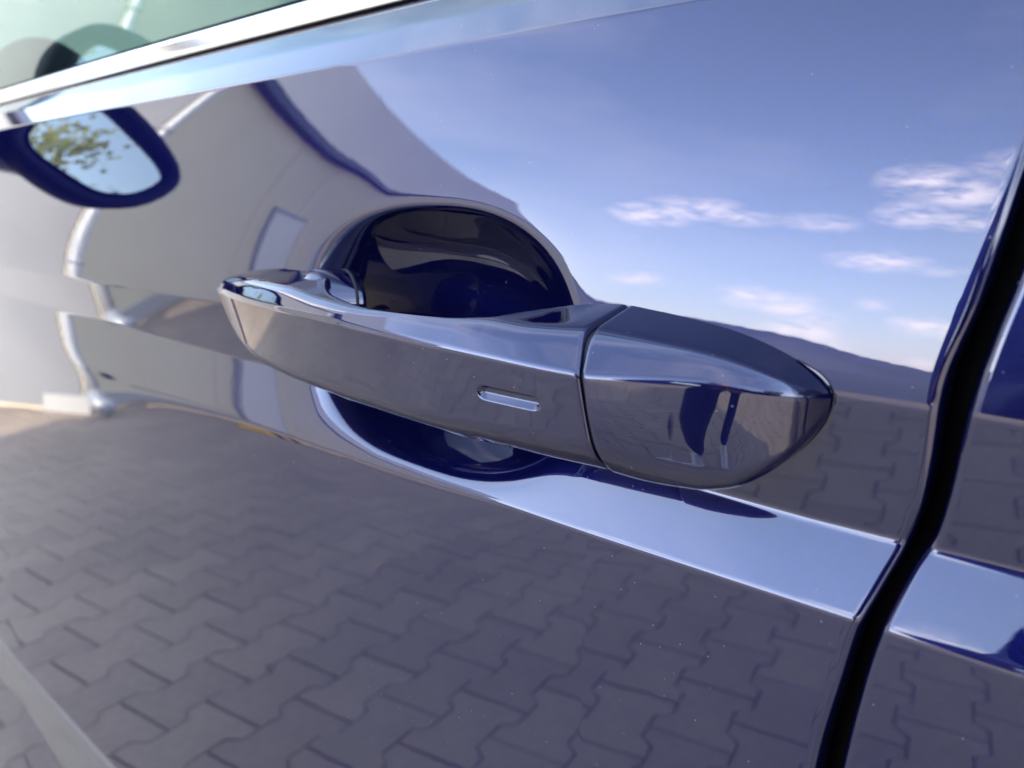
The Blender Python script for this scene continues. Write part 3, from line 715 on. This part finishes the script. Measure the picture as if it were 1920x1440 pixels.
# ---------------------------------------------------------------- photographer and phone
CLOTH = noise_col(mat('dark_blue_jacket', (.02, .025, .05), .8), 60, (.015, .02, .04), (.03, .035, .06))
TROU = noise_col(mat('dark_trousers', (.02, .02, .03), .85), 80, (.015, .015, .022), (.03, .03, .04))
SKIN = mat('skin', (.55, .33, .24), .5, Subsurface_Weight=.1)
HAIR = mat('dark_hair', (.03, .02, .015), .7)
EYE = mat('eye', (.6, .6, .6), .2)
SHOE = noise_col(mat('white_sneaker', (.7, .68, .66), .6), 90, (.6, .58, .56), (.78, .77, .75))
def skin_body(name, nodes, edges, m, parent, sub=2, root=0):
    me = bpy.data.meshes.new(name); me.from_pydata([n[0] for n in nodes], edges, [])
    o = bpy.data.objects.new(name, me); C.objects.link(o); me.materials.append(m)
    md = o.modifiers.new('skin', 'SKIN'); md.use_smooth_shade = True
    for i, n in enumerate(nodes):
        r = n[1]; me.skin_vertices[0].data[i].radius = (r, r) if not isinstance(r, tuple) else r
        me.skin_vertices[0].data[i].use_root = (i == root)
    s = o.modifiers.new('sub', 'SUBSURF'); s.levels = sub; s.render_levels = sub
    if parent: o.parent = parent; o.matrix_parent_inverse = Matrix.Translation(-parent.location)
    return o
fwd = -Vector(M.col[2]); rgt = Vector(M.col[0]); upv = Vector(M.col[1])
camp = Vector((0, CAMY, CAMZ))
ph = empty('phone', 'dark smartphone held up to the door handle by the photographer', 'phone', camp-fwd*.011)
pmx = Matrix.Translation(camp-fwd*.011) @ M.to_4x4()
def ph_box(name, cx, cy, sx, sy, sz, m, par, dz=0, bev=.002):
    bm = bmesh.new(); box(bm, cx-sx/2, cx+sx/2, cy-sy/2, cy+sy/2, dz-sz/2, dz+sz/2, bev); bm.transform(pmx)
    o = bm_obj(name, bm, m, par); o.matrix_parent_inverse = Matrix.Translation(-ph.location); return o
# lens corner sits at the camera; landscape hold, body extends to the right and below
bd = ph_box('body', .060, -.022, .160, .076, .008, mat('phone_back', (.02, .02, .03), .15), ph)
ph_box('screen', .060, -.022, .152, .070, .001, mat('phone_screen', (.01, .01, .01), .05), ph, dz=-.0048, bev=0)
person = empty('person', 'photographer in dark blue jacket, dark trousers and white sneakers facing the car', 'person', (.23, -1.32, 0))
H = Vector((.23, -1.04, 0))
def pt(x, y, z): return (H.x+x, H.y+y, z)
hand = camp+rgt*.182-upv*.025-fwd*.024; handl = camp-rgt*.062-upv*.058-fwd*.026
nodes = [(pt(0, -.01, .90), (.155, .12)), (pt(-.02, .07, 1.06), (.14, .10)), (pt(-.06, .16, 1.21), (.165, .11)), (pt(-.10, .25, 1.34), (.13, .085)), (pt(-.11, .29, 1.41), .058),
 (pt(.08, .27, 1.32), .065), (pt(.16, .42, 1.10), .05), ((hand.x+.08, hand.y-.13, hand.z-.01), .038), (tuple(hand), .027),
 (pt(-.27, .23, 1.32), .065), (pt(-.33, .42, 1.09), .05), ((handl.x-.03, handl.y-.13, handl.z-.01), .038), (tuple(handl), .027)]
edges = [(0,1),(1,2),(2,3),(3,4),(3,5),(5,6),(6,7),(7,8),(3,9),(9,10),(10,11),(11,12)]
skin_body('jacket', nodes, edges, CLOTH, person)
for sx in (-1, 1):
    fx, fy = (.13 if sx > 0 else -.15), (-.34 if sx > 0 else -.22); tx = (-.02 if sx > 0 else -.13); ty = (.20 if sx > 0 else .14)
    skin_body('trouser_leg', [(pt(sx*.05, .02, .99), .11), (pt(sx*.09, -.02, .74), .09), (pt(fx*.95, fy*.5+.05, .50), .068), (pt(fx, fy*.85, .27), .055), (pt(fx, fy-.02, .13), .055)], [(0,1),(1,2),(2,3),(3,4)], TROU, person)
    skin_body('sneaker', [(pt(fx, fy-.05, .075), (.05, .055)), (pt(fx+tx*.3, fy+ty*.3, .055), (.045, .045)), (pt(fx+tx*.7, fy+ty*.7, .042), (.052, .042)), (pt(fx+tx*1.2, fy+ty*1.2, .04), (.042, .032))], [(0,1),(1,2),(2,3)], SHOE, person)
hd = Vector(pt(-.12, .35, 1.50))
skin_body('head', [((hd.x+.02, hd.y-.06, hd.z-.17), .052), ((hd.x+.01, hd.y-.03, hd.z-.08), .06), ((hd.x, hd.y, hd.z-.03), (.07, .078)), ((hd.x, hd.y, hd.z+.045), (.075, .085)), ((hd.x, hd.y-.01, hd.z+.10), (.05, .06))], [(0,1),(1,2),(2,3),(3,4)], SKIN, person)
skin_body('hair', [((hd.x+.01, hd.y-.05, hd.z+.0), .07), ((hd.x, hd.y-.03, hd.z+.07), (.083, .085)), ((hd.x, hd.y+.01, hd.z+.115), (.06, .06))], [(0,1),(1,2)], HAIR, person)
for dx in (-.028, .028):
    bm = bmesh.new(); bmesh.ops.create_uvsphere(bm, u_segments=12, v_segments=8, radius=.012, matrix=Matrix.Translation((hd.x+dx-.01, hd.y+.072, hd.z+.01)))
    o = bm_obj('eye', bm, EYE, person, True); o.matrix_parent_inverse = Matrix.Translation(-person.location)
skin_body('nose', [((hd.x-.012, hd.y+.075, hd.z+.01), .01), ((hd.x-.014, hd.y+.092, hd.z-.022), .013)], [(0,1)], SKIN, person)
def hand_at(p, s):
    a = rgt*s; nodes = [(p+a*.03-fwd*.01, (.03, .016)), (p-fwd*.002, (.036, .014))]; ed = [(0, 1)]; n = 2
    skin_body('palm', [(tuple(q), r) for q, r in nodes], ed, SKIN, person)
    for k in range(4):
        b = p+upv*(.026-.017*k)
        l = (.9, 1, .95, .75)[k]
        q0, q1, q2, q3 = b, b-a*.016*l+fwd*.014, b-a*.030*l+fwd*.021, b-a*.044*l+fwd*.019
        skin_body('finger', [(tuple(q0), .0095), (tuple(q1), .009), (tuple(q2), .008), (tuple(q3), .0068)], [(0,1),(1,2),(2,3)], SKIN, person, 1)
    q0, q1, q2 = p+upv*.02, p+upv*.035-a*.02-fwd*.012, p+upv*.03-a*.045-fwd*.014
    skin_body('thumb', [(tuple(q0), .012), (tuple(q1), .010), (tuple(q2), .008)], [(0,1),(1,2)], SKIN, person, 1)
hand_at(camp+rgt*.150-upv*.025-fwd*.012, 1)
hand_at(camp-rgt*.030-upv*.058-fwd*.014, -1)
